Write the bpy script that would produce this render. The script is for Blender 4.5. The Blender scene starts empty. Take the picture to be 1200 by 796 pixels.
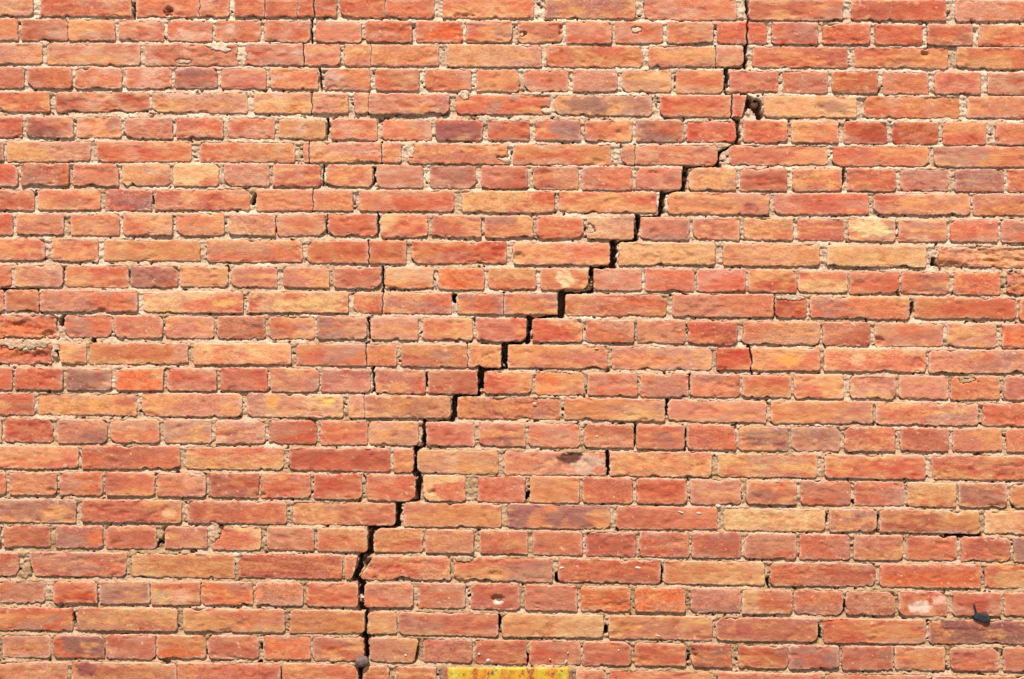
import bpy, math, random
import numpy as np

random.seed(7)
RNG = np.random.default_rng(11)
SC = bpy.context.scene
COL = SC.collection

# ------------------------------------------------------------------ camera, sky, sun, exposure
PX = 0.002                      # metres of wall per unit of the layout below (a stretcher is 0.235 m)
CZ = 1.60                       # height of the camera above the ground
CAM_D = 4.2
cam = bpy.data.cameras.new('camera')
cam.sensor_width = 36.0
cam.lens = 36.0 * CAM_D / (1200 * PX)
cam.clip_end = 500
cam_o = bpy.data.objects.new('camera', cam)
cam_o.location = (0, -CAM_D, CZ)
cam_o.rotation_euler = (math.radians(90), 0, 0)
COL.objects.link(cam_o)
SC.camera = cam_o

SUN_EL, SUN_AZ = math.radians(58), math.radians(-12)      # azimuth from straight in front of the wall, minus = left
w = bpy.data.worlds.new('World'); SC.world = w; w.use_nodes = True
nt = w.node_tree
sky = nt.nodes.new('ShaderNodeTexSky'); sky.sky_type = 'NISHITA'; sky.sun_disc = False
sky.sun_elevation = SUN_EL; sky.sun_rotation = math.pi + SUN_AZ * -1
nt.links.new(sky.outputs[0], nt.nodes['Background'].inputs[0])
nt.nodes['Background'].inputs[1].default_value = 0.06
sun = bpy.data.lights.new('sun', 'SUN'); sun.energy = 5.0; sun.angle = math.radians(0.6); sun.color = (1.0, .97, .925)
sun_o = bpy.data.objects.new('sun', sun); COL.objects.link(sun_o)
from mathutils import Vector
sdir = Vector((math.sin(SUN_AZ) * math.cos(SUN_EL), -math.cos(SUN_AZ) * math.cos(SUN_EL), math.sin(SUN_EL)))
sun_o.rotation_euler = sdir.to_track_quat('Z', 'Y').to_euler()
sun_o.location = sdir * 10
SC.view_settings.view_transform = 'Standard'
SC.view_settings.look = 'None'
SC.view_settings.gamma = 1
SC.view_settings.use_curve_mapping = False
SC.view_settings.exposure = 0.69
LIT = 1.42                      # how bright a white wall shows under this light: turns seen colours into surface colours


def lin(c):
    c = np.asarray(c, float) / 255.0
    return np.where(c <= .04045, c / 12.92, ((c + .055) / 1.055) ** 2.4)


def alb(c):
    return np.clip(lin(c) / LIT, 0.005, .82)


# ------------------------------------------------------------------ noise
def _h(i, j, s):
    v = np.sin(i * 127.1 + j * 311.7 + s * 74.7) * 43758.5453
    return v - np.floor(v)


def vn(x, y, s=0.0):
    x = np.asarray(x, float); y = np.asarray(y, float)
    xi = np.floor(x); yi = np.floor(y); fx = x - xi; fy = y - yi
    fx = fx * fx * (3 - 2 * fx); fy = fy * fy * (3 - 2 * fy)
    a = _h(xi, yi, s); b = _h(xi + 1, yi, s); c = _h(xi, yi + 1, s); d = _h(xi + 1, yi + 1, s)
    return ((a + (b - a) * fx) * (1 - fy) + (c + (d - c) * fx) * fy) * 2 - 1


def fbm(x, y, s=0.0, o=3):
    t = 0; amp = 1; tot = 0
    for k in range(o):
        t = t + amp * vn(x, y, s + k * 3.17); tot += amp
        x, y = x * 1.93 + y * .31 + 5.3, y * 1.93 - x * .31 + 1.7
        amp *= .55
    return t / tot


def sstep(a, b, x):
    t = np.clip((x - a) / (b - a), 0, 1)
    return t * t * (3 - 2 * t)


# ------------------------------------------------------------------ materials
def node_mat(name):
    m = bpy.data.materials.new(name); m.use_nodes = True
    n = m.node_tree.nodes; l = m.node_tree.links
    return m, n, l, n['Principled BSDF']


def tex(n, l, pos, scale, detail=4, rough=.6, stretch=None):
    t = n.new('ShaderNodeTexNoise'); t.inputs['Scale'].default_value = scale
    t.inputs['Detail'].default_value = detail; t.inputs['Roughness'].default_value = rough
    if stretch:
        mp = n.new('ShaderNodeMapping'); mp.inputs['Scale'].default_value = stretch
        l.new(pos, mp.inputs['Vector']); l.new(mp.outputs[0], t.inputs['Vector'])
    else:
        l.new(pos, t.inputs['Vector'])
    return t.outputs['Fac']


def ramp(n, l, f, stops):
    r = n.new('ShaderNodeValToRGB'); e = r.color_ramp.elements
    while len(e) < len(stops):
        e.new(.5)
    for q, (p, c) in zip(e, stops):
        q.position = p; q.color = (*c, 1) if len(c) == 3 else c
    l.new(f, r.inputs[0])
    return r.outputs['Color']


def mix(n, l, mode, fac, a, b):
    x = n.new('ShaderNodeMix'); x.data_type = 'RGBA'; x.blend_type = mode
    for sock, v in ((x.inputs[0], fac), (x.inputs[6], a), (x.inputs[7], b)):
        if hasattr(v, 'links'):
            l.new(v, sock)
        elif isinstance(v, (int, float)):
            sock.default_value = v
        else:
            sock.default_value = (*v, 1)
    return x.outputs[2]


def bump(n, l, bs, hs):
    prev = None
    for f, dist, st in hs:
        b = n.new('ShaderNodeBump'); b.inputs['Distance'].default_value = dist; b.inputs['Strength'].default_value = st
        l.new(f, b.inputs['Height'])
        if prev:
            l.new(prev, b.inputs['Normal'])
        prev = b.outputs[0]
    l.new(prev, bs.inputs['Normal'])


def brick_material():
    m, n, l, bs = node_mat('brick_clay')
    pos = n.new('ShaderNodeNewGeometry').outputs['Position']
    at = n.new('ShaderNodeVertexColor'); at.layer_name = 'Col'
    f1 = tex(n, l, pos, 190, 5, .7, (1, 1, 1.25))
    f2 = tex(n, l, pos, 55, 5, .6, (.7, 1, 1.25))
    f3 = tex(n, l, pos, 520, 3, .6)
    f4 = tex(n, l, pos, 30, 5, .55, (.6, 1, 1.5))
    f5 = tex(n, l, pos, 17, 3, .5)
    gr = at.outputs['Alpha']
    c = mix(n, l, 'MULTIPLY', gr, at.outputs['Color'], ramp(n, l, f1, [(.28, (.50, .44, .42)), (.5, (1, 1, 1)), (.75, (1.24, 1.22, 1.18))]))
    c = mix(n, l, 'MULTIPLY', .35, c, ramp(n, l, f2, [(.3, (.72, .64, .62)), (.5, (1, 1, 1)), (.72, (1.18, 1.2, 1.18))]))
    # a few creases and drag lines left by the mould
    c = mix(n, l, 'MULTIPLY', ramp(n, l, f5, [(.52, (0, 0, 0)), (.64, (.8, .8, .8))]), c, ramp(n, l, f4, [(.475, (1, 1, 1)), (.493, (.62, .50, .46)), (.512, (1.04, 1.04, 1.04))]))
    # dark iron specks and pale sand specks in the clay
    sp = mix(n, l, 'MULTIPLY', 1.0, ramp(n, l, f3, [(.27, (.9, .9, .9)), (.36, (0, 0, 0))]), gr)
    c = mix(n, l, 'MIX', sp, c, tuple(alb((105, 62, 52))))
    sq = mix(n, l, 'MULTIPLY', 1.0, ramp(n, l, tex(n, l, pos, 430, 3, .6), [(.64, (0, 0, 0)), (.74, (.9, .9, .9))]), gr)
    c = mix(n, l, 'MIX', sq, c, tuple(alb((244, 205, 165))))
    l.new(c, bs.inputs['Base Color'])
    bs.inputs['Roughness'].default_value = .9
    bs.inputs['Specular IOR Level'].default_value = .25
    bump(n, l, bs, [(f4, .003, .35), (f2, .003, .5), (f1, .002, .75), (f3, .0006, .55)])
    return m


def mortar_material():
    m, n, l, bs = node_mat('lime_mortar')
    pos = n.new('ShaderNodeNewGeometry').outputs['Position']
    f0 = tex(n, l, pos, 13, 6, .68)
    f1 = tex(n, l, pos, 140, 5, .7)
    f3 = tex(n, l, pos, 600, 3, .6)
    # mortar paler in the upper courses than at the foot of the wall
    sep = n.new('ShaderNodeSeparateXYZ'); l.new(pos, sep.inputs[0])
    ma = n.new('ShaderNodeMath'); ma.operation = 'MULTIPLY_ADD'; ma.inputs[1].default_value = .13; ma.inputs[2].default_value = -.13 * 1.62
    l.new(sep.outputs['Z'], ma.inputs[0])
    ad = n.new('ShaderNodeMath'); ad.operation = 'ADD'; l.new(ma.outputs[0], ad.inputs[0]); l.new(f0, ad.inputs[1])
    c = ramp(n, l, ad.outputs[0], [(.31, tuple(alb((172, 136, 98)))), (.43, tuple(alb((198, 159, 124)))), (.54, tuple(alb((216, 178, 148)))), (.66, tuple(alb((238, 207, 177))))])
    c = mix(n, l, 'MULTIPLY', .8, c, ramp(n, l, f1, [(.30, (.45, .38, .30)), (.46, (.95, .95, .94)), (.72, (1.2, 1.2, 1.2))]))
    c = mix(n, l, 'MIX', ramp(n, l, f3, [(.29, (.8, .8, .8)), (.38, (0, 0, 0))]), c, tuple(alb((120, 100, 76))))
    c = mix(n, l, 'MIX', ramp(n, l, tex(n, l, pos, 300, 2, .5), [(.67, (0, 0, 0)), (.73, (.8, .8, .8))]), c, tuple(alb((212, 130, 92))))
    l.new(c, bs.inputs['Base Color']); bs.inputs['Roughness'].default_value = .95
    bs.inputs['Specular IOR Level'].default_value = .2
    bump(n, l, bs, [(f1, .003, .7), (f3, .001, .7)])
    return m


def plain_material(name, stops, scale=60, rough=.8, stretch=None, metal=0.0, bd=.002):
    m, n, l, bs = node_mat(name)
    pos = n.new('ShaderNodeNewGeometry').outputs['Position']
    f = tex(n, l, pos, scale, 5, .65, stretch)
    l.new(ramp(n, l, f, stops), bs.inputs['Base Color'])
    bs.inputs['Roughness'].default_value = rough; bs.inputs['Metallic'].default_value = metal
    bump(n, l, bs, [(tex(n, l, pos, scale * 3, 4, .6), bd, .6)])
    return m


M_BRICK = brick_material()
M_MORTAR = mortar_material()

# ------------------------------------------------------------------ the wall's layout
# zoomed sheets: A, B, C, D start at 0, 300, 600, 880 and are 3.75 times enlarged
OFF = {'A': 0, 'B': 300, 'C': 600, 'D': 880}


def X(t):
    return OFF[t[0]] + float(t[1:]) / 3.75


CX = np.array([0, 300, 600, 880, 1200.])
BASE = [0] * 7 + [180] * 6 + [360] * 6 + [540] * 5 + [676] * 3
TOPS = '''-26 -20 -15 -4 3|85 93 95 100 113|190 195 200 205 212|297 300 308 312 322|405 410 418 422 427|515 520 530 532 542|622 625 635 640 648
45 48 55 67 70|160 160 165 176 178|268 265 275 286 293|375 382 390 398 412|492 500 505 512 528|602 608 615 622 638
36 40 50 66 76|158 160 170 181 190|268 270 285 300 310|380 382 397 415 424|490 500 512 525 538|610 618 632 647 660
52 58 70 86 105|172 180 193 209 225|285 293 308 322 340|405 412 428 446 460|530 535 545 568 585
138 142 165 184 197|258 260 280 302 316|380 381 404 425 440'''
BOTS = '''70 76 80 88 95|176 183 188 192 203|283 290 293 293 305|388 392 403 408 414|489 497 502 515 520|602 610 618 626 638|710 712 722 726 738
142 142 155 165 168|248 250 258 266 272|358 360 370 381 390|470 478 486 493 502|585 588 597 609 622|695 700 708 720 733
134 138 150 164 178|248 253 268 277 290|361 370 385 397 408|473 483 490 508 522|594 600 612 630 638|710 714 737 748 762
150 161 184 191 208|268 278 295 307 325|380 393 412 430 445|508 515 530 548 562|625 635 655 672 686
236 243 265 283 300|358 362 385 402 418|480 482 505 525 540'''


def curves(s):
    out = []
    for row in s.replace('\n', '|').split('|'):
        out.append(np.array([float(v) for v in row.split()]) / 3.75 + BASE[len(out)])
    return out


TOP, BOT = curves(TOPS), curves(BOTS)
NR = len(TOP)
# each brick: left right colours ; a bar | with a place and a width splits a brick where it is cracked through
ROWS = '''
A-300 A145 ry;A178 A578 rk;A598 A1008 rk|A878,1;A1030 B355 rk|B38,1.5|B182,1|B255,2.6;B370 B783 rk|B568,.8;B822 C97 ro;C145 C545 ro;C582 C988 rp;C1042 D405 rk;D440 D858 rk;D898 D1350 rp
A-140 A78 ro;A92 A298 kp;A300 A505 ro;A522 A720 rk;A735 A932 rp;A945 A1145 rp;A1162 B237 rp;B262 B463 ro;B482 B685 rk;B702 B908 rb;B922 B1125 ro;C25 C222 pk;C238 C438 rp;C455 C665 rk;C682 C885 rp;C902 C1120 kr|C1034,3;D90 D295 rp;D315 D525 ro;D545 D755 rk;D775 D975 rk;D1000 D1210 ro
A-240 A187 op;A207 A615 po;A638 A1045 pk;A1080 B370 rp|B210,2;B388 B803 op|B505,.8;B840 C130 op;C152 C577 or;C600 C1018 ro|C897,1;D8 D425 rk;D455 D870 or;D905 D1330 or
A-100 A105 rk;A122 A315 rk;A332 A535 kr;A552 A752 pr;A768 A955 pd;A972 A1170 p;B62 B272 or;B300 B502 op;B525 B718 pr;B742 B945 rp;B968 B1155 ro;C55 C248 rp;C268 C463 rp;C485 C700 oy;C722 C930 ro;C957 C1170 rp;D140 D340 rp;D357 D560 rk;D580 D783 rp;D808 D1010 rk;D1040 D1240 rk
A-190 A218 ro;A245 A655 pk;A668 A1087 po;A1115 B405 op|B247,2;B430 B850 op|B495,.9;B880 C170 or;C190 C615 do;C650 C1040 ro|C964,2.4;D58 D465 oy;D500 D920 or;D950 D1370 op
A-110 A98 kp;A115 A322 kd;A335 A532 or;A550 A758 pd;A775 A980 r;A1002 B82 rp;B100 B305 op;B330 B532 pr;B555 B772 ro;B788 B997 rd;B1018 C78 rk;C105 C302 dr;C320 C528 ro;C545 C755 rd;C770 C983 r;C1015 D162 pr;D178 D385 ro;D410 D600 rk;D622 D825 ok;D845 D1035 ro;D1075 D1290 rk
A-400 A16 dk;A28 A398 op;A425 A842 or;A880 B170 or;B205 B640 ro|B232,2|B555,1.4;B668 B1105 pr;B1130 C437 ro;C480 C905 rp|C540,.8;C955 D338 ok;D360 D783 ro;D805 D1240 ro
A-130 A78 rp;A92 A302 rk;A320 A520 pr;A535 A747 ok;A762 A962 ry;A985 B57 p;B75 B285 kp;B310 B510 po;B530 B735 rp;B765 B967 dk;B990 C65 pk;C92 C293 pk;C308 C527 pr;C545 C745 pk;C778 C985 po;C1005 D160 pk;D183 D400 kr;D425 D638 kr;D658 D870 dk;D897 D1112 kd;D1130 D1340 kr
A-270 A150 kp;A165 A442 ro;A460 A667 kd;A680 A1097 ko;A1127 B425 r|B250,1.5;B455 B870 or;B905 C187 ro;C208 C635 ro;C685 D80 op;D102 D520 rk;D540 D965 ok;D978 D1400 op
A-150 A55 r;A72 A280 po;A308 A525 ro;A540 A757 ro;A775 A985 ro;A1005 B85 py;B92 B303 pr;B318 B530 rk;B548 B755 ry;B775 B990 pk;B1005 C92 ro;C108 C315 r;C330 C535 py;C565 C780 pd;C795 C1000 rk;C1020 D187 ro;D205 D410 pk;D430 D635 yo;D650 D862 pr;D878 D1085 pr;D1100 D1310 rp
A-210 A197 or;A228 A430 ro;A455 A878 yo;A908 B205 or;B228 B660 or|B495,2.2;B685 B1102 ro;B1130 C430 or;C470 C895 oy;C928 D303 yo;D335 D770 oy;D812 D1300 yo*
A-160 A50 rk;A65 A275 po;A287 A562 or;A575 A783 dk;A790 A1000 or;A1018 B93 po;B120 B322 yp;B342 B550 kp;B568 B780 oy;B802 B1003 br;B1020 C105 ro;C125 C335 ry;C360 C570 pk;C585 C800 rp;C813 C1027 pr;C1038 D200 ro;D210 D425 ry;D435 D652 pr;D662 D872 rd;D893 D1098 br;D1125 D1340 rk*
A-100 A15 p;A20 A170 pk;A177 A605 rp;A632 A1070 ry;A1093 B405 ry;B428 B860 or|B556,2;B885 C200 ro|B1090,.8;C235 C678 ro;C705 C1150 rp;D108 D245 rk;D260 D697 ro;D720 D1167 or;D1180 D1400 rp
A-200 A262 bk*;A282 A490 pr;A500 A715 pr;A725 A940 op;A955 A1165 pk;B55 B257 rp;B270 B487 pd;B505 B712 pr;B733 B953 ro;B968 B1188 rp;C92 C308 ro;C325 C538 rp;C552 C763 p;C775 C990 rk;C1015 D305 ro;D315 D525 pk;D545 D845 ro;D865 D1080 pk;D1105 D1320 br
A-200 A225 bk*;A245 A378 ro;A392 A825 ro;A850 B155 oy;B175 B618 or|B483,1.6;B640 B1078 po|B930,.8;B1108 C420 po;C440 C880 rp;C898 D303 ro|C1050,2.6;D322 D770 ro;D783 D1250 pk
A-160 A52 r;A65 A275 rk;A290 A490 pd;A508 A717 bo;A735 A950 rp;A968 A1175 rk;B65 B277 pr;B287 B503 dp;B525 B745 pr;B755 B973 pk;B1003 C88 ro;C103 C317 bo;C333 C552 pr;C565 C775 op;C785 C1000 rk;C1013 D178 ro;D190 D408 ro;D435 D638 kp;D650 D868 p;D878 D1095 r;D1115 D1330 rk
A-280 A150 ro;A168 A600 ko;A623 A1063 op;A1085 B383 py;B407 B855 op|B478,1;B885 C212 op;C230 C672 oy;C685 C1118 po;D88 D535 po;D550 D1000 rp;D1020 D1460 r
A-190 A5 o;A18 A232 rk;A252 A470 p;A485 A700 pr;A720 A930 ro;A948 A1165 rp;B55 B267 rp;B283 B490 r;B497 B713 po;B748 B962 pk;B980 C60 pd;C72 C298 pr;C317 C535 rk;C547 C758 pr;C770 C985 r;C1000 D165 od;D178 D395 pd;D413 D635 rk;D657 D870 rk;D888 D1105 po;D1125 D1340 r
A-80 A345 or;A360 A790 rk;A818 B122 or;B147 B588 rk;B605 B693 or;B708 B1065 op;B1090 C412 rp;C430 C878 ro;C905 D292 ro;D325 D768 ro;D797 D1260 ro
A-190 A25 r;A40 A250 rk;A260 A450 or;A463 A680 rk;A690 A905 rp;A920 A1137 ok;B20 B240 r;B255 B465 ro;B487 B700 r;B735 B920 ry;B975 B1183 pr;C80 C297 ro;C312 C530 rk;C548 C768 r;C785 C1008 kp;C1030 D200 rk;D220 D440 rp;D455 D675 rk;D690 D903 or;D915 D1125 dk;D1140 D1350 o
A-100 A333 do;A360 A797 ko;A825 B135 rk;B162 B612 ko;B650 B1080 po;B1105 C433 od;C458 C903 rk;C932 D328 oy;D345 D553 op;D567 D1003 ok;D1028 D1460 ry
A-200 A0 k;A15 A222 rk;A243 A450 dk;A463 A685 kr;A708 A910 pk;A932 A1148 ry;B48 B255 rp;B268 B490 or;B518 B733 ro;B745 B957 op;B983 B1195 rk;C92 C310 rk;C327 C545 pk;C562 C778 pr;C790 C1007 rk;C1022 D200 pr;D215 D435 rp;D453 D667 po;D683 D905 rk;D925 D1140 kr;D1155 D1370 rd
A-350 A80 kp;A122 A557 rp;A578 A1030 oy;A1048 B378 rk;B390 B445 ro;B458 B853 ro;B870 C180 ro;C203 C653 rk;C667 C1112 oy;D85 D548 rk;D568 D1010 br;D1030 D1470 yr
A-20 A195 rp;A235 A425 br;A438 A657 d;A665 A880 ry;A887 A1110 bp;A1125 B207 rp;B222 B447 r;B477 B690 pr;B713 B920 rp;B945 B1160 pr;C57 C287 pr;C303 C520 bb;C540 C763 rb;C785 C1005 pd;C1012 D183 ry;D190 D405 rp;D420 D633 kp;D650 D862 r;D887 D1100 rk;D1115 D1330 r
A-120 A320 ro;A338 A780 ok;A805 B127 ro;B147 B477 yo;B492 B620 yo;B627 B1065 rk;B1080 C403 oy;C425 C882 po;C897 D293 ok;D320 D768 ro;D785 D1240 od
A-210 A-10 r;A8 A222 op;A235 A460 rd;A465 A683 pk;A690 A905 bo;A915 A1138 pk;B35 B240 br;B250 B475 rp;B500 B725 po;B735 B950 pd;B965 B1190 rk;C75 C302 pr;C313 C525 rk;C540 C765 pr;C785 C970 rk;C995 D160 ry;D165 D387 kd;D400 D625 pk;D635 D855 rb;D877 D1093 rk;D1112 D1330 rk
A-160 A298 ro;A315 A775 ok;A778 B108 or;B115 B447 or;B470 B585 r;B610 B790 ro;C280 C415 ro;C430 C890 ro;C905 D310 r;D325 D775 ro;D790 D1240 ro
'''.strip().split('\n')

PAL = {'r': (205, 107, 73), 'k': (185, 98, 71), 'p': (201, 128, 99), 'o': (216, 144, 92),
       'y': (226, 168, 114), 'b': (226, 109, 57), 'd': (158, 104, 89)}
MEAN = np.array((204, 119, 81.))

# patches of the clay's own colour and wear, and one of painted sunlight: x, y, half width, half height, colour, strength
PATCH = [
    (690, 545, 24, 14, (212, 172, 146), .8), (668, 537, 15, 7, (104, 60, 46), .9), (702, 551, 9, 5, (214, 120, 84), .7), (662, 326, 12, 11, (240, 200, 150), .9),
    (1020, 268, 26, 11, (240, 205, 145), .8), (1078, 711, 15, 8, (240, 208, 190), .8), (1100, 703, 10, 6, (238, 190, 165), .8),
    (1006, 421, 10, 9, (238, 176, 128), .9), (688, 123, 30, 12, (136, 92, 82), .6), (660, 150, 18, 10, (162, 120, 112), .6),
    (112, 630, 13, 10, (222, 112, 64), .7), (198, 601, 9, 6, (232, 180, 140), .55), (1020, 468, 0, 0, (0, 0, 0), 0),
    (385, 470, 9, 5, (240, 178, 92), .9), (320, 470, 10, 10, (236, 166, 92), .8), (640, 455, 18, 5, (238, 152, 96), .8),
    (365, 355, 16, 9, (240, 185, 120), .8), (262, 356, 16, 5, (240, 180, 100), .8), (195, 365, 12, 4, (240, 180, 100), .7),
    (100, 785, 14, 9, (150, 78, 72), .9), (30, 130, 0, 0, (0, 0, 0), 0), (1120, 733, 18, 10, (138, 82, 76), .8),
    (30, 406, 20, 5, (225, 200, 150), 1), (925, 422, 14, 9, (236, 160, 84), .9), (872, 740, 14, 9, (176, 92, 76), .8),
    (110, 475, 12, 6, (232, 160, 92), .8), (215, 680, 0, 0, (0, 0, 0), 0), (640, 232, 18, 8, (205, 96, 66), .8),
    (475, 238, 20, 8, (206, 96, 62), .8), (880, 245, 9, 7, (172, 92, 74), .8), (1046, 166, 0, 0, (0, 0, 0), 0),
    (60, 700, 0, 0, (0, 0, 0), 0), (430, 728, 0, 0, (0, 0, 0), 0), (540, 310, 0, 0, (0, 0, 0), 0),
    (300, 728, 0, 0, (0, 0, 0), 0), (930, 570, 0, 0, (0, 0, 0), 0), (1060, 190, 22, 8, (206, 112, 80), .8),
    (905, 295, 34, 9, (226, 158, 108), .7), (745, 508, 0, 0, (0, 0, 0), 0), (222, 566, 9, 8, (225, 150, 110), .8),
    (285, 619, 12, 5, (226, 172, 112), .9), (250, 620, 6, 10, (215, 190, 160), .9), (548, 105, 0, 0, (0, 0, 0), 0),
    (500, 572, 8, 8, (234, 176, 126), .8), (1143, 727, 9, 6, (150, 100, 84), .6), (240, 705, 0, 0, (0, 0, 0), 0),
    (212, 698, 14, 8, (232, 178, 150), .5), (300, 695, 10, 5, (240, 140, 96), .8), (1180, 660, 18, 7, (228, 160, 96), .8),
]
PATCH += [(584, 706, 6, 2.6, (238, 210, 186), 1)]  # sunlight on the lower lip of the round hole, painted as a pale patch
PATCH = [p for p in PATCH if p[5] > 0]
# dents, drill holes and chips in brick faces: x, y, half width, half height, depth
PITS = [
    (583, 702, 8, 6, 5.5), (197, 13, 5.5, 7, 8), (608, 302, 8, 7, 4.5), (880, 243, 8, 5, 2.2), (1084, 64, 4.5, 3.5, 5), (1082, 62, 3, 3, 4),
    (670, 540, 20, 11, 4), (886, 121, 10, 12, 9), 
    (655, 47, 0.1, .1, 0), (657, 37, 3.2, 6, 5), 
    (700, 190, 9, 4, 3), (505, 577, 7, 3, 4), (495, 580, 3, 5, 4),
    (1075, 428, 8, 9, 3), (1030, 399, 7, 6, 5), (45, 418, 10, 4, 4), (60, 400, 5, 4, 3), (20, 380, 12, 3, 3), (55, 391, 8, 4, 4),
    (770, 757, 0.1, .1, 0), (812, 767, 5, 8, 5), (70, 177, 4, 3, 2), (545, 20, 14, 4, 3), (612, 47, 4, 4, 2), 
    (640, 203, 6, 4, 2), (765, 203, 7, 3, 3), (725, 155, 4, 3, 3), (740, 330, 0.1, .1, 0), (440, 678, 5, 3, 3),
    (580, 673, 9, 3, 3), (630, 708, 3, 1.6, 2), (880, 679, 2.5, 2.5, 2.5), (1060, 345, 8, 4, 3), (1120, 300, 6, 3, 2), (1140, 290, 8, 3, 2.5), (1160, 306, 9, 3, 2.5),
    (545, 463, 0.1, .1, 0), (610, 490, 5, 2.5, 2.5), (118, 364, 6, 3.5, 4), (305, 580, 7, 3.5, 4), (60, 575, 6, 3, 3), (740, 487, 10, 2.5, 2), (640, 774, 2, 2, 1.5),
]
PITS = [p for p in PITS if p[4] > 0]

# the stepped crack, as lines with a width: x0 y0 x1 y1 w
CRACK = '''875 -40 875 6 2.6;875 6 877 24 3;877 24 877 40 3;877 40 873 50 3;873 50 873 79 4.5;873 78 852 80 3;851 80 851 108 4.5;851 108 857 112 3;857 112 856 136 3
856 137 866 140 3.4;872 112 886 128 9;866 130 876 126 4;864 140 865 168 4;865 166 843 178 2.4;842 178 842 194 3;842 195 806 196 2.2;803 196 801 222 6;801 222 779 226 3;776 226 775 246 6;775 246 772 253 4
773 252 750 256 3;748 254 745 280 6;745 281 722 284 3;719 284 718 312 8.5;718 312 697 313 3;693 313 693 341 5.5;693 341 660 345 3;658 344 657 370 9;657 370 622 373 3
620 373 617 400 7.5;617 400 594 403 3;592 402 590 432 8;590 432 566 434 3;564 432 562 462 8.5;561 462 536 465 3.4;535 464 530 492 7;530 492 500 495 3;498 494 497 523 5;497 521 488 526 4
488 524 486 552 4.4;487 552 491 562 7;491 560 488 586 6.5;488 586 470 589 3;467 588 464 618 7;464 618 436 620 4.5;435 618 435 646 8.5;434 644 424 653 9;428 648 416 678 6;418 676 422 684 5;423 680 423 714 8.5
423 713 430 717 4;430 715 426 745 5;426 744 430 752 7;431 748 429 772 8;423 780 421 830 5
367 -30 368 8 1.4;367 8 367 16 4;367 16 365 24 3;364 23 364 50 3;364 50 356 54 1.6;357 78 374 80 1.6;375 79 375 106 3;375 106 366 108 1.6;367 133 382 137 1.4;383 138 383 164 2.4;383 164 362 167 1.4;361 191 379 195 1.4;379 193 379 218 2.8;379 218 367 222 1.4;367 246 382 250 1.2;382.7 251 382 275 2.2
448 191 440 197 1.2;438 196 438 216 3.4;440 246 443 252 1.4;443 250 443 278 3;443 278 433 282 1.6;432 308 447 312 2;449 312 449 341 3;449 341 448 345 2;446 368 432 373 2;432.5 373 432 396 2.6;437 431 437 458 3.6;436 424 437 432 1.4;437 458 442 462 1.4
907 352 907 371 3;880 400 878 406 2;881 434 882 442 2'''
CRACK = [tuple(map(float, s.split())) for s in CRACK.replace('\n', ';').split(';')]
def _thin(a, b, c, d, w_):
    flat = abs(c - a) > 1.5 * abs(d - b)
    if a < 460 and b < 470:
        return None if flat else (a, b, c, d, w_ * .5)
    return (a, b, c, d, w_ * .72) if flat and w_ < 3.5 else (a, b, c, d, w_)


CRACK = [q for q in (_thin(*c) for c in CRACK) if q]
# places where mortar fills a worn or missing piece of brick: x y half width half height
FILL = [(257, 56, 17, 5.5), (284, 66, 6, 12), (214, 72, 10, 3), (590, 188, 9, 4.5), (567, 139, 9, 4), (545, 111, 6, 6), (30, 404, 27, 6), (250, 625, 7, 12), (259, 620, 5, 6),
        (30, 668, 6, 12), (552, 569, 8, 12), (925, 349, 20, 4), (1136, 446, 12, 4), (480, 176, 6, 11), (613, 40, 4, 4), (745, 34, 8, 5), (640, 130, 6, 4), (724, 268, 0, 0),
        (693, 268, 5, 6), (475, 660, 0, 0), (545, 656, 12, 3.4), (700, 546, 0, 0), (1095, 300, 6, 8), (640, 720, 0, 0), (66, 410, 5, 8), (1166, 166, 6, 4)]
FILL = [f for f in FILL if f[2] > 0]
# joints whose mortar has fallen out
GAPS = '''781 468 781 484 3;744 499 744 522 2.4;803 504 803 527 3;807 439 807 456 2.2;712 529 712 556 4;1069.5 356 1069 368 4;969.4 602 969.4 613 3;1029 604 1029 622 3;775 664 775 682 3.2
74 371 72 378 7;0 341 42 340 5;47 358 47 366 2.4;532.5 346 532.5 353 4.5;157 5 156 20 5;500 438 500 452 2.4;286 433 286 450 1.6;73 315 73 331 3;152 318 152 333 2;267 312 267 317 2;1128 -2 1128 18 3;887 120 889 138 8
985 116 985 124 3;993 140 993 150 3;770 378 770 388 2.4;768 380 768 400 2.4;180 230 180 238 3;299 230 296 238 5;109 398 112 404 4;66 412 70 420 2.6;655 736 655 746 4;618 766 618 778 2.4;585 720 585 736 2.6;709 735 709 742 3.4;807 769 807 774 4
870 728 870 742 2.4;959 734 962 748 3.4;1052 340 1052 348 2;1056 630 1056 632 3;1094 303 1093 309 4.5;914 355 914 356 1;86 720 88 734 3.4;329 786 329 796 2;243 762 243 768 2.4;305 755 305 762 2;306 776 304 778 3;259 617 262 624 4
990 -3 990 0 1;1015 375 1015 384 1.6;989 198 989 214 3;877 402 877 406 4;735 153 738 157 4;614 39 615 46 2;900 678 900 690 2;652 672 654 682 4;993 648 990 655 2.6;990 704 990 716 3;1100 612 1150 627 .1;1110 627 1148 628 6
620 576 619 582 2.6;617 578 617 585 3;540 578 541 572 2;1000 588 1002 590 3;560 696 549 700 2;410 752 410 760 1.6;195 627 190 636 4;186 634 183 640 3;430 640 418 640 6;345 640 330 641 2'''
GAPS = [tuple(map(float, s.split())) for s in GAPS.replace('\n', ';').split(';')]
GAPS = [g for g in GAPS if g[4] >= 1.2]


def yt(r, x): return float(np.interp(x, CX, TOP[r]))
def yb(r, x): return float(np.interp(x, CX, BOT[r]))


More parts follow.
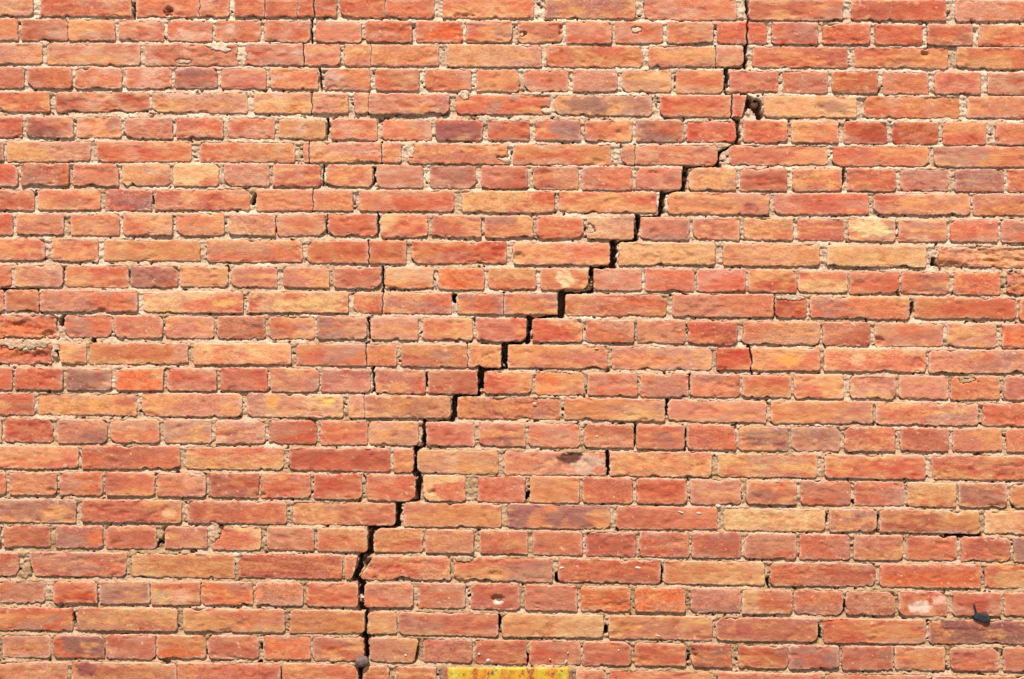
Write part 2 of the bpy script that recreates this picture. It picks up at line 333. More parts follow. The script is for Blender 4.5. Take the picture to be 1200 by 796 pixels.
# ------------------------------------------------------------------ build helpers
def mesh_object(name, verts, faces, mat, parent=None, loc=(0, 0, 0), smooth=True, col=None):
    me = bpy.data.meshes.new(name)
    faces = np.asarray(faces, np.int32)
    nv, nf, k = len(verts), len(faces), faces.shape[1]
    me.vertices.add(nv); me.vertices.foreach_set('co', np.asarray(verts, np.float32).ravel())
    me.loops.add(nf * k); me.loops.foreach_set('vertex_index', faces.ravel())
    me.polygons.add(nf); me.polygons.foreach_set('loop_start', np.arange(0, nf * k, k, dtype=np.int32))
    me.polygons.foreach_set('use_smooth', np.full(nf, smooth))
    if col is not None:
        a = me.color_attributes.new('Col', 'FLOAT_COLOR', 'POINT')
        a.data.foreach_set('color', np.concatenate([col[:, :3], col[:, 3:] if col.shape[1] > 3 else np.ones((nv, 1))], 1).astype(np.float32).ravel())
    me.update(calc_edges=True)
    me.materials.append(mat)
    o = bpy.data.objects.new(name, me); COL.objects.link(o)
    o.location = loc
    if parent:
        o.parent = parent
    return o


def world(x, y, d):
    """layout place (x right, y down) and depth d into the wall -> metres"""
    return np.stack([(x - 600) * PX, d * PX, CZ + (398 - y) * PX], -1)


def spread(L, fine, step):
    """places along a length, closer together towards both ends"""
    m = max(2, int(round((L - 2 * fine[-1]) / step)))
    return np.concatenate([fine[:-1], np.linspace(fine[-1], L - fine[-1], m + 1), L - np.array(fine[:-1])[::-1]])


FINE = [0, .45, 1.0, 1.7, 2.7, 4.0]


def make_brick(name, xl, xr, tl, tr, bl, br, cols, seed, parent, lw=None, rw=None, rough=False, coarse=False, ends=(0, 0, 0, 0)):
    """One brick. lw / rw: (seed, amount) give a broken end the zigzag it shares with the other half.
    ends: how far each corner (top left, bottom left, top right, bottom right) is cut back."""
    r = np.random.default_rng(seed)
    L = xr - xl; H = (bl - tl + br - tr) / 2
    if coarse:
        us = np.array([0, 1.6, L / 2, L - 1.6, L]); vs = np.array([0, 1.6, H - 1.6, H])
    else:
        fi = FINE if L > 14 else [0, .5, 1.2, 2.2]
        us = spread(L, fi, 1.45); vs = spread(H, FINE, 1.7)
    U, V = np.meshgrid(us, vs)                     # rows run top to bottom
    nu, nv = len(us), len(vs)
    topy = tl + (tr - tl) * U / L; boty = bl + (br - bl) * U / L
    x = xl + U; y = topy + (boty - topy) * V / H
    if not coarse:
        am = r.uniform(.5, 1.15) * (1.7 if rough else 1)

        def edge(t, s, broken):
            if broken:
                return fbm(t / 7, 0 * t + broken[0], 3.3, 3) * broken[1]
            e = fbm(t / 16, 0 * t + s, 1.0, 2) * am * .6 + fbm(t / 2.4, 0 * t + s, 2.0, 3) * am * 1.15
            return e
        cr = r.uniform(.5, 2.8, 4)
        cr = np.where(r.random(4) < .12, r.uniform(3, 5.5, 4), cr)
        if lw: cr[0] = cr[1] = .3
        if rw: cr[2] = cr[3] = .3
        yy = vs

        def cut(t, c):
            return c * np.clip(1 - t / (c * 1.3 + .01), 0, 1) ** 1.6
        lo = edge(yy + tl, seed % 97 + .1, lw) + (cut(yy, cr[0]) + cut(H - yy, cr[1])) * .8 + ends[0] * (1 - yy / H) + ends[1] * yy / H
        ro = -edge(yy + tl, seed % 89 + 7.7, None) if not rw else edge(yy + tl, 0, rw)
        ro = ro - (cut(yy, cr[2]) + cut(H - yy, cr[3])) * .8 - ends[2] * (1 - yy / H) - ends[3] * yy / H
        to = edge(us + xl, seed % 83 + 15.5, None) + (cut(us, cr[0]) + cut(L - us, cr[2])) * .6
        bo = -edge(us + xl, seed % 79 + 23.9, None) - (cut(us, cr[1]) + cut(L - us, cr[3])) * .6
        # a few bites out of the edges
        for _ in range(r.poisson(L / 55 * (2.5 if rough else 1))):
            c, wd, a = r.uniform(0, L), r.uniform(2, 7), r.uniform(.8, 2.8)
            g = a * np.exp(-((us - c) / wd) ** 2)
            if r.random() < .62: bo = bo - g
            else: to = to + g
        pw = 4 if L > 30 else 2
        x = x + lo[:, None] * (1 - U / L) ** pw + ro[:, None] * (U / L) ** pw
        y = y + to[None] * (1 - V / H) ** 2 + bo[None] * (V / H) ** 2
    # relief of the face, d is depth into the wall
    e = np.minimum(np.minimum(U + (99 if lw else 0), L - U + (99 if rw else 0)), np.minimum(V, H - V))
    el = np.minimum(np.minimum(U, L - U), np.minimum(V, H - V))
    R = r.uniform(.6, 1.2) + (0 if coarse else .8 * np.clip(fbm(x / 14, y / 14, seed % 41, 2), -.6, 1.2))
    q = np.clip(1 - e / np.maximum(R, .5), 0, 1)
    drop = np.maximum(R, .5) * (1 - np.sqrt(np.clip(1 - q * q, 0, 1)))
    base = float(np.clip(r.normal(0, .7), -1.5, 1.5))
    d = base + drop + (U / L - .5) * r.normal(0, .6) + (V / H - .5) * r.normal(0, .4)
    if lw or rw:
        q2 = np.clip(1 - el / .6, 0, 1); d = d + .5 * q2
    f_hi = fbm(x / 3.0, y / 1.9, seed % 31 + .5, 2)
    f_lo = fbm(x / 17, y / 8, seed % 37, 3)
    chip = 0 * x
    if not coarse:
        rg = r.uniform(.08, .4)
        d = d + f_lo * r.uniform(.12, .5) + f_hi * rg
        d = d + np.exp(-el / 1.6) * np.abs(fbm(x / 1.9, y / 1.9, seed % 27 + 3, 2)) * 1.5       # crumbled arrises
        # shallow flakes lost from the face
        fl = sstep(.30, .42, fbm(x / 15, y / 6, seed % 53 + 9, 3) + (.12 if rough else -.02 + r.uniform(-.1, .06)))
        chip = fl
        d = d + fl * r.uniform(.5, 1.1)
        if rough:
            ab = np.abs(fbm(x / 13, y / 5.5, seed % 59, 4))
            lay = fbm(x / 26, y / 8, seed % 43, 4) * 3.6 + 1.3
            ter = np.floor(lay) + sstep(.75, 1.0, lay - np.floor(lay))
            d = d + np.clip(ter, -.2, 6) * 1.15 + ab * 1.6
    # colours of the clay
    if cols[0] in PAL:
        c1 = np.array(PAL[cols[0]], float)
    c2 = np.array(PAL[cols[1] if len(cols) > 1 else cols[0]], float)
    j = r.normal(0, 1) * np.array([2., 8., 5.]); g0 = r.normal(0, 5)
    c1 = c1 + (MEAN - c1) * .36 + j + g0; c2 = c2 + (MEAN - c2) * .14 + j * .6 + g0
    sx = r.uniform(26, 75); sy = sx * r.uniform(.28, .5)
    n1 = fbm(x / sx + r.uniform(0, 50), y / sy, seed % 67, 4) + r.normal(0, .28) * (U / L - .5) * 2 + r.normal(0, .22) * (V / H - .5) * 2
    sh = r.uniform(.10, .34)
    m1 = sstep(-sh, sh, n1 + r.uniform(-.16, .12))[..., None]
    c = c1 * (1 - m1) + c2 * m1
    n2 = fbm(x / r.uniform(20, 50), y / r.uniform(9, 18), seed % 71 + 4, 3)
    hz = (sstep(-.05, .35, n2) * r.uniform(.05, .7))[..., None]
    c = c * (1 - hz) + np.array((208, 148, 122.) if r.random() < .6 else (178, 124, 108.)) * hz
    n3 = fbm(x / r.uniform(16, 42), y / r.uniform(4, 9), seed % 73 + 2, 3)
    og = (sstep(.12, .34, n3) * (r.uniform(.25, .8) if r.random() < .72 else 0))[..., None]
    c = c * (1 - og) + np.array((225, 155, 97.)) * og                    # sandy orange clouds
    n4 = fbm(x / 5, y / 3.5, seed % 61 + 8, 3)
    grit = float(np.clip(r.normal(.4, .25), .1, 1)) if not rough else .9
    c = c * (1 + (.03 + .07 * grit) * n4[..., None])
    n5 = fbm(x / r.uniform(7, 14), y / r.uniform(2.2, 4.5), seed % 57 + 1, 3)
    c = c + n5[..., None] * r.uniform(.7, 1.9) * np.array((8, 20, 12.))       # ochre and rose streaks
    if r.random() < .14:                                                  # a darker fire mark with its own outline
        fx, fy = r.uniform(0, L), r.uniform(0, H)
        k = ((U - fx) / r.uniform(8, 26)) ** 2 + ((V - fy) / r.uniform(4, 10)) ** 2 + fbm(x / 9, y / 6, seed % 19, 3) * .8
        k = ((1 - sstep(.5, 1.1, k)) * r.uniform(.2, .55))[..., None]
        c = c * (1 - k) + np.array((150, 98, 84.)) * k
    c = c * (1 - .08 * chip[..., None] * np.array((.3, 1, 1.2)))
    low = sstep(380, 800, y.mean()) if not coarse else .5
    c = c * (1.015 - .075 * low)                                          # lower courses a little darker
    lime_lit = np.exp(-el / r.uniform(1.1, 2.6)) * sstep(-.45, .25, fbm(x / 5, y / 5, seed % 29 + 3, 3)) * .85
    tops = np.exp(-V / r.uniform(1.2, 3.6)) * sstep(-.35, .25, fbm(x / 13, y / 5, seed % 23 + 3, 3)) * r.uniform(.3, .85)  # lime on the top edges, with their sunlit rim painted in
    upper_left = sstep(.0, .6, fbm(x / 22, y / 10, seed % 17 + 3, 3)) * max(0., 1 - math.hypot((xl - 250) / 420, (tl - 60) / 230)) * .75  # patches paler towards the upper left
    bits = sstep(.55, .66, fbm(x / 4.5, y / 3.0, seed % 47 + 6, 3) + .30 * np.exp(-el / 2.5) + r.uniform(-.16, .02)) * .65
    lime_lit = np.maximum(np.maximum(lime_lit, tops), np.maximum(bits, upper_left))[..., None]
    c = c * (1 - lime_lit) + np.array((236, 198, 172.)) * lime_lit                # lime left by the mortar, plus painted sunlit top rims and paler upper left
    if rough:
        rd = sstep(.0, .25, fbm(x / 9, y / 4, 91, 3))[..., None] * .3
        c = c * (1 - rd) + np.array((166, 74, 52.)) * rd
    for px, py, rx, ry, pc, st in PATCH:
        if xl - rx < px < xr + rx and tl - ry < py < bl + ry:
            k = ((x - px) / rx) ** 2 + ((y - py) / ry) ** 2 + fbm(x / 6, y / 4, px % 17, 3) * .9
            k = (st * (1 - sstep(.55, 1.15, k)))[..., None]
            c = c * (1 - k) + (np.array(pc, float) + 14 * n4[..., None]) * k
    for px, py, rx, ry, dp in PITS:
        if xl - 4 < px < xr + 4 and min(tl, tr) - 4 < py < max(bl, br) + 4:
            k = ((x - px) / rx) ** 2 + ((y - py) / ry) ** 2 + fbm(x / 5, y / 3, px % 13, 3) * .9
            d = d + dp * (1 if dp > 5 else .6) * (1 - sstep(.2, 1.2, k)) * (1 + .25 * f_hi)
    for px, py, rx, ry in FILL:
        if xl - rx < px < xr + rx and min(tl, tr) - ry < py < max(bl, br) + ry:
            k = ((x - px) / rx) ** 2 + ((y - py) / ry) ** 2 + fbm(x / 6, y / 4, px % 7, 4) * 1.3
            d = d + 4 * (1 - sstep(.5, 1.0, k))
    c = lin(np.clip(c, 12, 252)) / LIT
    # front sheet + sides running back into the wall
    P = world(x, y, d).reshape(-1, 3)
    C = np.concatenate([c.reshape(-1, 3), np.full((c.size // 3, 1), grit)], 1)
    idx = np.arange(nu * nv).reshape(nv, nu)
    F = np.stack([idx[:-1, :-1], idx[1:, :-1], idx[1:, 1:], idx[:-1, 1:]], -1).reshape(-1, 4)
    loop = np.concatenate([idx[0, :-1], idx[:-1, -1], idx[-1, :0:-1], idx[:0:-1, 0]])
    n0, rings = len(P), []
    prev = loop
    for dep in ((48,) if coarse else (9, 48)):
        ring = P[loop].copy(); ring[:, 1] = np.maximum(dep * PX, ring[:, 1] + .001)
        ids = np.arange(len(loop)) + n0; n0 += len(loop)
        rings.append((ring, C[loop]))
        nx = np.roll(np.arange(len(loop)), -1)
        F = np.concatenate([F, np.stack([prev, prev[nx], ids[nx], ids], -1)])
        prev = ids
    P = np.concatenate([P] + [a for a, _ in rings]); C = np.concatenate([C] + [b for _, b in rings])
    if coarse:
        return P, F, C
    ctr = world(np.array((xl + xr) / 2), np.array((tl + bl) / 2), np.array(base))
    return mesh_object(name, P - ctr, F, M_BRICK, parent, tuple(ctr), True, C)


# ------------------------------------------------------------------ ground
M_GROUND = plain_material('paving_dust', [(.3, (.16, .14, .12)), (.55, (.24, .22, .19)), (.75, (.30, .28, .25))], 8, .95, None, 0, .01)
gx = 60.0
ground = mesh_object('ground', [(-gx, -gx, 0), (gx, -gx, 0), (gx, gx, 0), (-gx, gx, 0)], [(0, 1, 2, 3)], M_GROUND, smooth=False)
ground['kind'] = 'structure'

# ------------------------------------------------------------------ the wall and its bricks
wall = bpy.data.objects.new('brick_wall', None); COL.objects.link(wall)
wall.empty_display_size = .2
wall['label'] = 'weathered red brick wall with cream mortar and a stepped crack running through it'
wall['category'] = 'wall'
wall['kind'] = 'thing'

RECT = []          # outlines that the mortar lies round
CUTS = []          # cracks through single bricks
SPECIAL_END = {}   # (row, left) -> corner cuts
SPECIAL_END[(22, 'B458')] = (15, -1, 0, 0)
SPECIAL_END[(22, 'B390')] = (0, 0, 0, 5)
SPECIAL_END[(21, 'A708')] = (5, 4, 0, 0)
SPECIAL_END[(4, 'C650')] = (0, 0, 2, 8)
SPECIAL_END[(13, 'A-200')] = (0, 0, 6, 1)
SPECIAL_END[(14, 'A245')] = (0, 6, 0, 0)
SPECIAL_END[(25, 'B500')] = (0, 0, 2, 9)
SPECIAL_END[(22, 'A122')] = (0, 8, 0, 1)
SPECIAL_END[(25, 'C785')] = (0, 2, 3, 0)
seed = 100
spans = []
for ri, line in enumerate(ROWS):
    stretcher = ri % 2 == 0
    row_lo, row_hi = 1e9, -1e9
    for tok in line.split(';'):
        head, *cr = tok.split('|')
        a, b, cols = head.split()
        rough = cols.endswith('*'); cols = cols.rstrip('*')
        xa, xb = X(a), X(b)
        row_lo, row_hi = min(row_lo, xa), max(row_hi, xb)
        seed += 13
        L = xb - xa
        name = 'stretcher_brick' if L > 75 else 'header_brick'
        jit = RNG.normal(0, .45, 4)
        xa, xb = xa - .15, xb + .15; L = xb - xa
        q = [yt(ri, xa) - .6 + jit[0], yt(ri, xb) - .6 + jit[1], yb(ri, xa) + .25 + jit[2], yb(ri, xb) + .25 + jit[3]]
        cuts = [(X(c.split(',')[0]), float(c.split(',')[1]) * (.65 if X(c.split(',')[0]) < 460 else .85)) for c in cr]
        xs = [xa] + [v for c, wd in cuts for v in (c - wd / 2, c + wd / 2)] + [xb]
        RECT.append((xa, xb, *q))
        for k in range(0, len(xs), 2):
            p0, p1 = xs[k], xs[k + 1]
            f0, f1 = (p0 - xa) / L, (p1 - xa) / L
            sd = seed % 60 + .37
            lw = (sd + k, 2.2) if k > 0 else None
            rw = (sd + k + 2, 2.2) if k + 2 < len(xs) else None
            e = SPECIAL_END.get((ri, a), (0, 0, 0, 0))
            e = (e[0] if k == 0 else 0, e[1] if k == 0 else 0, e[2] if rw is None else 0, e[3] if rw is None else 0)
            make_brick(name, p0, p1, q[0] + (q[1] - q[0]) * f0, q[0] + (q[1] - q[0]) * f1,
                       q[2] + (q[3] - q[2]) * f0, q[2] + (q[3] - q[2]) * f1, cols, seed, wall, lw, rw, rough, False, e)
            if rw:
                yy = np.linspace(q[0], q[2], 7)
                ox = p1 + cuts[k // 2][1] / 2 + fbm(yy / 7, 0 * yy + rw[0], 3.3, 3) * rw[1]
                for t in range(6):
                    CUTS.append((ox[t], yy[t], ox[t + 1], yy[t + 1], cuts[k // 2][1] + .5))
    spans.append((row_lo, row_hi))

# ------------------------------------------------------------------ mortar: a rough sheet that fills the joints
GX0, GX1, GY0, GY1, ST = -50, 1250, -30, 836, 1.0
gxs = np.arange(GX0, GX1 + .1, ST); gys = np.arange(GY0, GY1 + .1, ST)
MX, MY = np.meshgrid(gxs, gys)
ein = np.full(MX.shape, -9.0)                    # how far a place lies inside the nearest brick
for xa, xb, t0, t1, b0, b1 in RECT:
    i0, i1 = np.searchsorted(gxs, [xa - 9, xb + 9]); j0, j1 = np.searchsorted(gys, [min(t0, t1) - 9, max(b0, b1) + 9])
    if i1 <= i0 or j1 <= j0:
        continue
    x, y = MX[j0:j1, i0:i1], MY[j0:j1, i0:i1]
    f = (x - xa) / (xb - xa)
    v = np.minimum(np.minimum(x - xa, xb - x), np.minimum(y - (t0 + (t1 - t0) * f), (b0 + (b1 - b0) * f) - y))
    ein[j0:j1, i0:i1] = np.maximum(ein[j0:j1, i0:i1], v)
wx = MX + 1.6 * vn(MX / 5, MY / 5, 31); wy = MY + 1.6 * vn(MX / 5, MY / 5, 37)
n_big = fbm(MX / 46, MY / 30, 5, 3)
n_mid = fbm(wx / 7, wy / 6, 12, 3)
n_fin = fbm(wx / 2.4, wy / 2.2, 21, 3)
bed = np.zeros(MX.shape); up = np.ones(MX.shape)            # bed joints hang back at the top and stand out at the foot
for r in range(-1, NR):
    y0 = np.interp(gxs, CX, BOT[r] if r >= 0 else TOP[0] - 4.5); y1 = np.interp(gxs, CX, TOP[r + 1] if r + 1 < NR else BOT[-1] + 4.5)
    t = (MY - y0) / np.maximum(y1 - y0, 1)
    k = (t > -.6) & (t < 1.6)
    bed = np.where(k, (.5 - np.clip(t, 0, 1)) * 2.0 + .1, bed); up = np.where(k, 0, up)
D = 2.2 + bed + up * .3 + 1.7 * n_big + 1.4 * n_mid + 1.3 * n_fin
D = np.maximum(D, .5 + .4 * n_fin)
hole = sstep(.50, .70, fbm(wx / 5.2, wy / 4.6, 44, 2) + .10 * n_big) * sstep(4, 1, ein)
D = D + hole * 7
smear = np.clip(.5 + 2.2 * n_big + 2.4 * fbm(MX / 11, MY / 8, 61, 2) + 1.3 * n_fin, .0, 3.8)   # mortar lapping on to the brick edges
D = D + np.maximum(0, ein - smear) * 1.5
fillmask = np.zeros(MX.shape, bool)
for px, py, rx, ry in FILL:
    i0, i1 = np.searchsorted(gxs, [px - rx * 1.5, px + rx * 1.5]); j0, j1 = np.searchsorted(gys, [py - ry * 1.5, py + ry * 1.5])
    q = (slice(j0, j1), slice(i0, i1))
    k = ((MX[q] - px) / rx) ** 2 + ((MY[q] - py) / ry) ** 2 + fbm(MX[q] / 6, MY[q] / 4, px % 7, 4) * 1.3
    k = 1 - sstep(.6, 1.2, k)
    D[q] = D[q] * (1 - k) + np.minimum(D[q], .5 + .9 * n_mid[q] + 1.1 * n_fin[q]) * k
    fillmask[q] |= k > 0
n_open = len(CRACK) + len(GAPS)
for ci, (x0, y0, x1, y1, wd) in enumerate(CRACK + GAPS + CUTS):
    m = wd / 2 + 4
    i0, i1 = np.searchsorted(gxs, [min(x0, x1) - m, max(x0, x1) + m]); j0, j1 = np.searchsorted(gys, [min(y0, y1) - m, max(y0, y1) + m])
    if i1 <= i0 or j1 <= j0:
        continue
    x, y = wx[j0:j1, i0:i1] - .3, wy[j0:j1, i0:i1] - .3
    if wd < 2.0 and ci >= n_open:
        x, y = MX[j0:j1, i0:i1], MY[j0:j1, i0:i1]
    dx, dy = x1 - x0, y1 - y0
    t = np.clip(((x - x0) * dx + (y - y0) * dy) / (dx * dx + dy * dy + 1e-6), 0, 1)
    dist = np.hypot(x - x0 - t * dx, y - y0 - t * dy)
    k = 1 - sstep(wd / 2 - .35, wd / 2 + .55, dist)
    crumb = sstep(.12, .42, fbm(MX[j0:j1, i0:i1] / 6, MY[j0:j1, i0:i1] / 8, 77, 2)) * (1 if wd > 3.2 else 0)
    D[j0:j1, i0:i1] = np.maximum(D[j0:j1, i0:i1], k * (44 - crumb * (30 - 5 * n_fin[j0:j1, i0:i1]) + 3 * n_mid[j0:j1, i0:i1]))
D = np.clip(D, -.2, 47)
keep = (ein < 5.0) | fillmask
for xa, xb, ya, yb_ in ((400, 450, 640, 690), (860, 900, 105, 145), (195, 240, 590, 660), (0, 85, 360, 425), (455, 485, 750, 780)):
    keep |= (MX > xa) & (MX < xb) & (MY > ya) & (MY < yb_)
cell = keep[:-1, :-1] | keep[1:, :-1] | keep[1:, 1:] | keep[:-1, 1:]
vid = np.arange(MX.size).reshape(MX.shape)
F = np.stack([vid[:-1, :-1], vid[1:, :-1], vid[1:, 1:], vid[:-1, 1:]], -1)[cell]
used = np.zeros(MX.size, bool); used[F.ravel()] = True
remap = np.cumsum(used) - 1
V = world(MX + .35 * vn(MX, MY, 3), MY + .35 * vn(MX, MY, 4), D).reshape(-1, 3)[used]
mesh_object('mortar', V, remap[F], M_MORTAR, wall)

# ------------------------------------------------------------------ the same wall going on beyond the view, and its core
P_, F_, C_, n0 = [], [], [], 0
EX0, EX1 = -500, 1700
GROUND_Y = 398 + CZ / PX


def outer(xa, xb, tl, tr, bl, br):
    global n0, seed
    seed += 13
    c = random.choice(['ro', 'rk', 'rp', 'pk', 'or', 'po', 'rk', 'ok', 'kp'])
    p, f, cc = make_brick('', xa, xb, tl, tr, bl, br, c, seed, None, coarse=True)
    P_.append(p); F_.append(f + n0); C_.append(cc); n0 += len(p)


pitch = (BOT[25] - BOT[1]) / 24
for r in range(-17, 43):
    inside = 0 <= r < NR
    def tb(x, r=r):
        q = min(max(r, 0), NR - 1)
        dt = (r - q) * float(np.interp(x, CX, pitch))
        return yt(q, x) + dt, yb(q, x) + dt
    step = 122 if r % 2 == 0 else 60.5
    runs = []
    if inside:
        lo, hi = spans[r]
        x = lo - 5
        while x > EX0:
            runs.append((x - step + 5, x)); x -= step
        x = hi + 5
        while x < EX1:
            runs.append((x, x + step - 5)); x += step
    else:
        x = EX0 + random.uniform(0, 60)
        while x < EX1:
            runs.append((x, x + step - 5)); x += step
    for a, b in runs:
        (t0, b0), (t1, b1) = tb(a), tb(b)
        if max(b0, b1) < GROUND_Y:
            outer(a, b, t0, t1, b0, b1)
o = mesh_object('surrounding_brickwork', np.concatenate(P_), np.concatenate(F_), M_BRICK, wall, (0, 0, 0), False, np.concatenate(C_))
o['kind'] = 'stuff'


def bm_box(x0, x1, y0, y1, d0, d1):
    v = [(a, b, c) for c in (d0, d1) for b in (y0, y1) for a in (x0, x1)]
    v = np.array([world(np.array(a), np.array(b), np.array(c)) for a, b, c in v])
    f = [(0, 2, 3, 1), (4, 5, 7, 6), (0, 1, 5, 4), (2, 6, 7, 3), (0, 4, 6, 2), (1, 3, 7, 5)]
    return v, f


TOPY = yt(0, 600) - 17 * 28.4
parts_v, parts_f, k = [], [], 0
# joints beyond the fine sheet: four slabs round it
for q in ((EX0, GX0 + 4, TOPY, GROUND_Y), (GX1 - 4, EX1, TOPY, GROUND_Y), (GX0 + 4, GX1 - 4, TOPY, GY0 + 4), (GX0 + 4, GX1 - 4, GY1 - 4, GROUND_Y)):
    v, f = bm_box(*q, 3.2, 47.4)
    parts_v.append(v); parts_f.append(np.array(f) + k); k += 8
o = mesh_object('surrounding_mortar', np.concatenate(parts_v), np.concatenate(parts_f), M_MORTAR, wall, smooth=False)
o['kind'] = 'stuff'
v, f = bm_box(EX0 + 2, EX1 - 2, TOPY + 2, GROUND_Y, 48.5, 150)
M_CORE = plain_material('core_masonry', [(.3, (.10, .06, .045)), (.7, (.2, .12, .09))], 30)
mesh_object('wall_core', v, f, M_CORE, wall, smooth=False)


# ------------------------------------------------------------------ small things on the wall
def tag(o, label, cat, group=None):
    o['label'] = label; o['category'] = cat
    if group:
        o['group'] = group


def empty(name, x, y, d=0):
    e = bpy.data.objects.new(name, None); COL.objects.link(e)
    e.empty_display_size = .02
    e.location = world(np.array(x), np.array(y), np.array(d))
    return e


def lump(name, x, y, d, rx, ry, rd, mat, parent=None, amp=.25, seed=1.0, ang=0.0, seg=26, flat=0.0, box=1.0):
    """an uneven rounded body; box < 1 squares it off"""
    th = np.linspace(0, 2 * np.pi, seg, endpoint=False); ph = np.linspace(0, np.pi, seg // 2 + 1)
    T, Ph = np.meshgrid(th, ph)
    sg = lambda a: np.sign(a) * np.abs(a) ** box
    nx, ny, nz = sg(np.sin(Ph)) * sg(np.cos(T)), sg(np.cos(Ph)), sg(np.sin(Ph)) * sg(np.sin(T))
    n = 1 + amp * (vn(nx * 1.7 + seed * 9, ny * 1.7 + nz * 1.3, seed) * .7 + vn(nx * 4 + 3 * nz, ny * 4 + seed, seed + 2) * .35)
    px, py, pd = nx * rx * n, ny * ry * n, nz * rd * n
    ca, sa = math.cos(ang), math.sin(ang)
    wx_, wy_ = px * ca - py * sa, px * sa + py * ca
    V = np.stack([wx_ * PX, pd * PX, -wy_ * PX], -1).reshape(-1, 3)
    k = np.arange(T.size).reshape(T.shape); kn = np.roll(k, -1, 1)
    F = np.stack([k[:-1], kn[:-1], kn[1:], k[1:]], -1).reshape(-1, 4)
    if parent:
        off = world(np.array(x), np.array(y), np.array(d)) - np.array(parent.location)
        return mesh_object(name, V, F, mat, parent, tuple(off))
    return mesh_object(name, V, F, mat, None, tuple(world(np.array(x), np.array(y), np.array(d))))


def rod(name, pts, rad, mat, parent, seg=10):
    org = np.array(parent.location)
    pts = np.array([world(*[np.array(c) for c in p]) for p in pts]) - org
    V, F = [], []
    for i, p in enumerate(pts):
        t = pts[min(i + 1, len(pts) - 1)] - pts[max(i - 1, 0)]; t /= np.linalg.norm(t)
        a = np.cross(t, (0, 1, .2)); a /= np.linalg.norm(a); b = np.cross(t, a)
        for s in range(seg):
            an = 2 * math.pi * s / seg
            V.append(p + (a * math.cos(an) + b * math.sin(an)) * rad[i] * PX)
    for i in range(len(pts) - 1):
        for s in range(seg):
            F.append((i * seg + s, i * seg + (s + 1) % seg, (i + 1) * seg + (s + 1) % seg, (i + 1) * seg + s))
    n = len(V); V += [pts[0], pts[-1]]
    for s in range(seg):
        F.append((n, (s + 1) % seg, s, n)); q = (len(pts) - 1) * seg
        F.append((n + 1, q + s, q + (s + 1) % seg, n + 1))
    me = bpy.data.meshes.new(name)
    me.from_pydata([tuple(v) for v in V], [], [tuple(dict.fromkeys(f)) for f in F])
    for p in me.polygons: p.use_smooth = True
    me.materials.append(mat)
    o = bpy.data.objects.new(name, me); COL.objects.link(o); o.parent = parent
    return o


# a stub of black fixing with a wire, in the joint at the lower right
M_BLACK = plain_material('black_iron', [(.35, (.006, .006, .007)), (.6, (.014, .013, .014)), (.8, (.03, .03, .032))], 160, .75, None, 0, .003)
st = empty('metal_stub', 1150, 723, 0)
tag(st, 'small black metal stub with a wire, stuck in the joint at lower right', 'fixing')
lump('stub_body', 1150, 723.5, 1.6, 10.5, 5.2, 4.2, M_BLACK, st, .22, 3.0, .2, 30, 0, .5)
lump('stub_head', 1157, 726, 0, 3.2, 3.6, 3, M_BLACK, st, .15, 5.0, .1, 20, 0, .8)
rod('wire', [(1144.5, 721, .5), (1143.2, 716, -1.6), (1141.8, 711, -2.2), (1140.4, 707, -2.6)], [.9, .85, .85, .95], M_BLACK, st)

# a stone wedged in the crack
M_STONE = plain_material('brown_stone', [(.3, tuple(alb((86, 66, 58)))), (.55, tuple(alb((122, 94, 84)))), (.75, tuple(alb((156, 128, 114))))], 110, .85, None, 0, .004)
pb = lump('wedged_stone', 424, 775, -1, 8.4, 5.9, 7, M_STONE, None, .13, 2.0, -.3, 34, 0, .92)
tag(pb, 'rounded brown stone wedged in the lower end of the crack', 'stone')

# the painted plate at the lower edge
def plate_material():
    m, n, l, bs = node_mat('peeling_yellow_paint')
    pos = n.new('ShaderNodeNewGeometry').outputs['Position']
    f = tex(n, l, pos, 17, 7, .72, (1.1, 1, .75))
    g = tex(n, l, pos, 48, 6, .72, (1, 1, .8))
    c = ramp(n, l, f, [(.36, tuple(alb((150, 80, 34)))), (.44, tuple(alb((204, 112, 18)))), (.50, tuple(alb((222, 158, 14)))), (.57, tuple(alb((204, 172, 30)))), (.64, tuple(alb((226, 200, 110))))])
    c = mix(n, l, 'MIX', ramp(n, l, g, [(.38, (.95, .95, .95)), (.46, (0, 0, 0))]), c, tuple(alb((112, 62, 40))))
    c = mix(n, l, 'MIX', ramp(n, l, g, [(.54, (0, 0, 0)), (.62, (.8, .8, .8))]), c, tuple(alb((150, 138, 34))))
    l.new(c, bs.inputs['Base Color']); bs.inputs['Roughness'].default_value = .62
    bump(n, l, bs, [(g, .003, .6), (f, .004, .4)])
    return m


M_PLATE = plate_material()
M_RUST = plain_material('rusty_iron', [(.3, tuple(alb((104, 66, 58)))), (.5, tuple(alb((150, 96, 80)))), (.7, tuple(alb((176, 128, 96))))], 90, .9, None, 0, .004)
pl = empty('painted_plate', 593, 812, 0)
tag(pl, 'rusty iron plate with flaking yellow paint, set in the wall below the cracked bricks', 'plate')


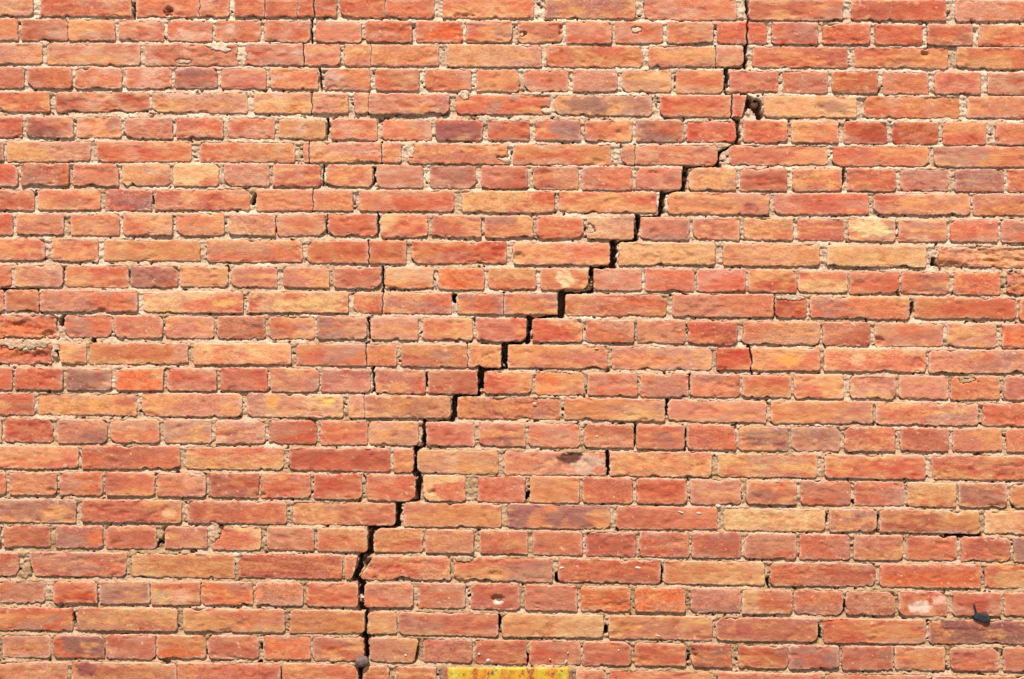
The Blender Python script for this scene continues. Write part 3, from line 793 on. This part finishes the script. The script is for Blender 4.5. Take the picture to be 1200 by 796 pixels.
def slab(name, x0, x1, y0, y1, d0, d1, mat, parent, seed_):
    us = np.linspace(x0, x1, max(4, int((x1 - x0) / 2)) + 1); vs = np.linspace(y0, y1, max(4, int((y1 - y0) / 2)) + 1)
    U, V = np.meshgrid(us, vs)
    e = np.minimum(np.minimum(U - x0, x1 - U), np.minimum(V - y0, y1 - V))
    dd = d0 + np.clip(1 - e / 1.2, 0, 1) ** 2 * .8 + .35 * fbm(U / 9, V / 7, seed_, 3)
    yy = V + .5 * fbm(U / 4, V * 0, seed_ + 3, 2) * (V < y0 + 1)
    P = world(U, yy, dd).reshape(-1, 3)
    idx = np.arange(U.size).reshape(U.shape)
    F = np.stack([idx[:-1, :-1], idx[1:, :-1], idx[1:, 1:], idx[:-1, 1:]], -1).reshape(-1, 4)
    loop = np.concatenate([idx[0, :-1], idx[:-1, -1], idx[-1, :0:-1], idx[:0:-1, 0]])
    ring = P[loop].copy(); ring[:, 1] = d1 * PX
    ids = np.arange(len(loop)) + len(P); nx = np.roll(np.arange(len(loop)), -1)
    F = np.concatenate([F, np.stack([loop, loop[nx], ids[nx], ids], -1)])
    return mesh_object(name, np.concatenate([P, ring]) - np.array(parent.location), F, mat, parent)


slab('backing_iron', 515, 672.5, 783, 850, 1.2, 12, M_RUST, pl, 5)
slab('painted_face', 524, 667, 782.4, 846, -.6, 3, M_PLATE, pl, 9)

# pale flecks of lime on the faces
M_LIME = plain_material('lime_fleck', [(.3, tuple(alb((206, 176, 152)))), (.7, tuple(alb((236, 216, 198))))], 200, .9, None, 0, .001)
FLECK = [(626.5, 473, 3.4, 1.6, .1), (699.5, 511.5, 2.4, 1.1, -.1), (853, 440, 2.6, 1.6, -.3), (798, 600.5, 4.4, 1.1, .35), (819, 601.5, 3.4, 1.5, .1), (841.5, 593, 4.2, 2.1, .15),
         (658, 665.5, 3.6, 1.3, -.2), (747.5, 665.5, 4.0, 1.6, .1), (561.3, 766.5, 1.9, 1.6, .5), (572, 774, 3.4, 2.2, -.5), (475.4, 768, 1.9, 1.6, .4), (725, 762, 1.6, 1.2, -.5),
         (663, 775.5, 3.4, 1.2, -1.0), (644.5, 772.5, 1.4, .9, .3), (665.5, 765, 1.6, .8, -.6), (719.5, 583, 1.4, 1.0, 0), (771, 745, 3.4, 1.0, .35), (552.5, 409, 2.6, 1.0, -.6), (699, 408.5, 3.2, 1.0, 0)]
for i, (x, y, a, b, an) in enumerate(FLECK):
    lump('lime_fleck', x, y, -.2, a * .85, b * .85, .9, M_LIME, wall, .3, i + 1.3, an, 12)
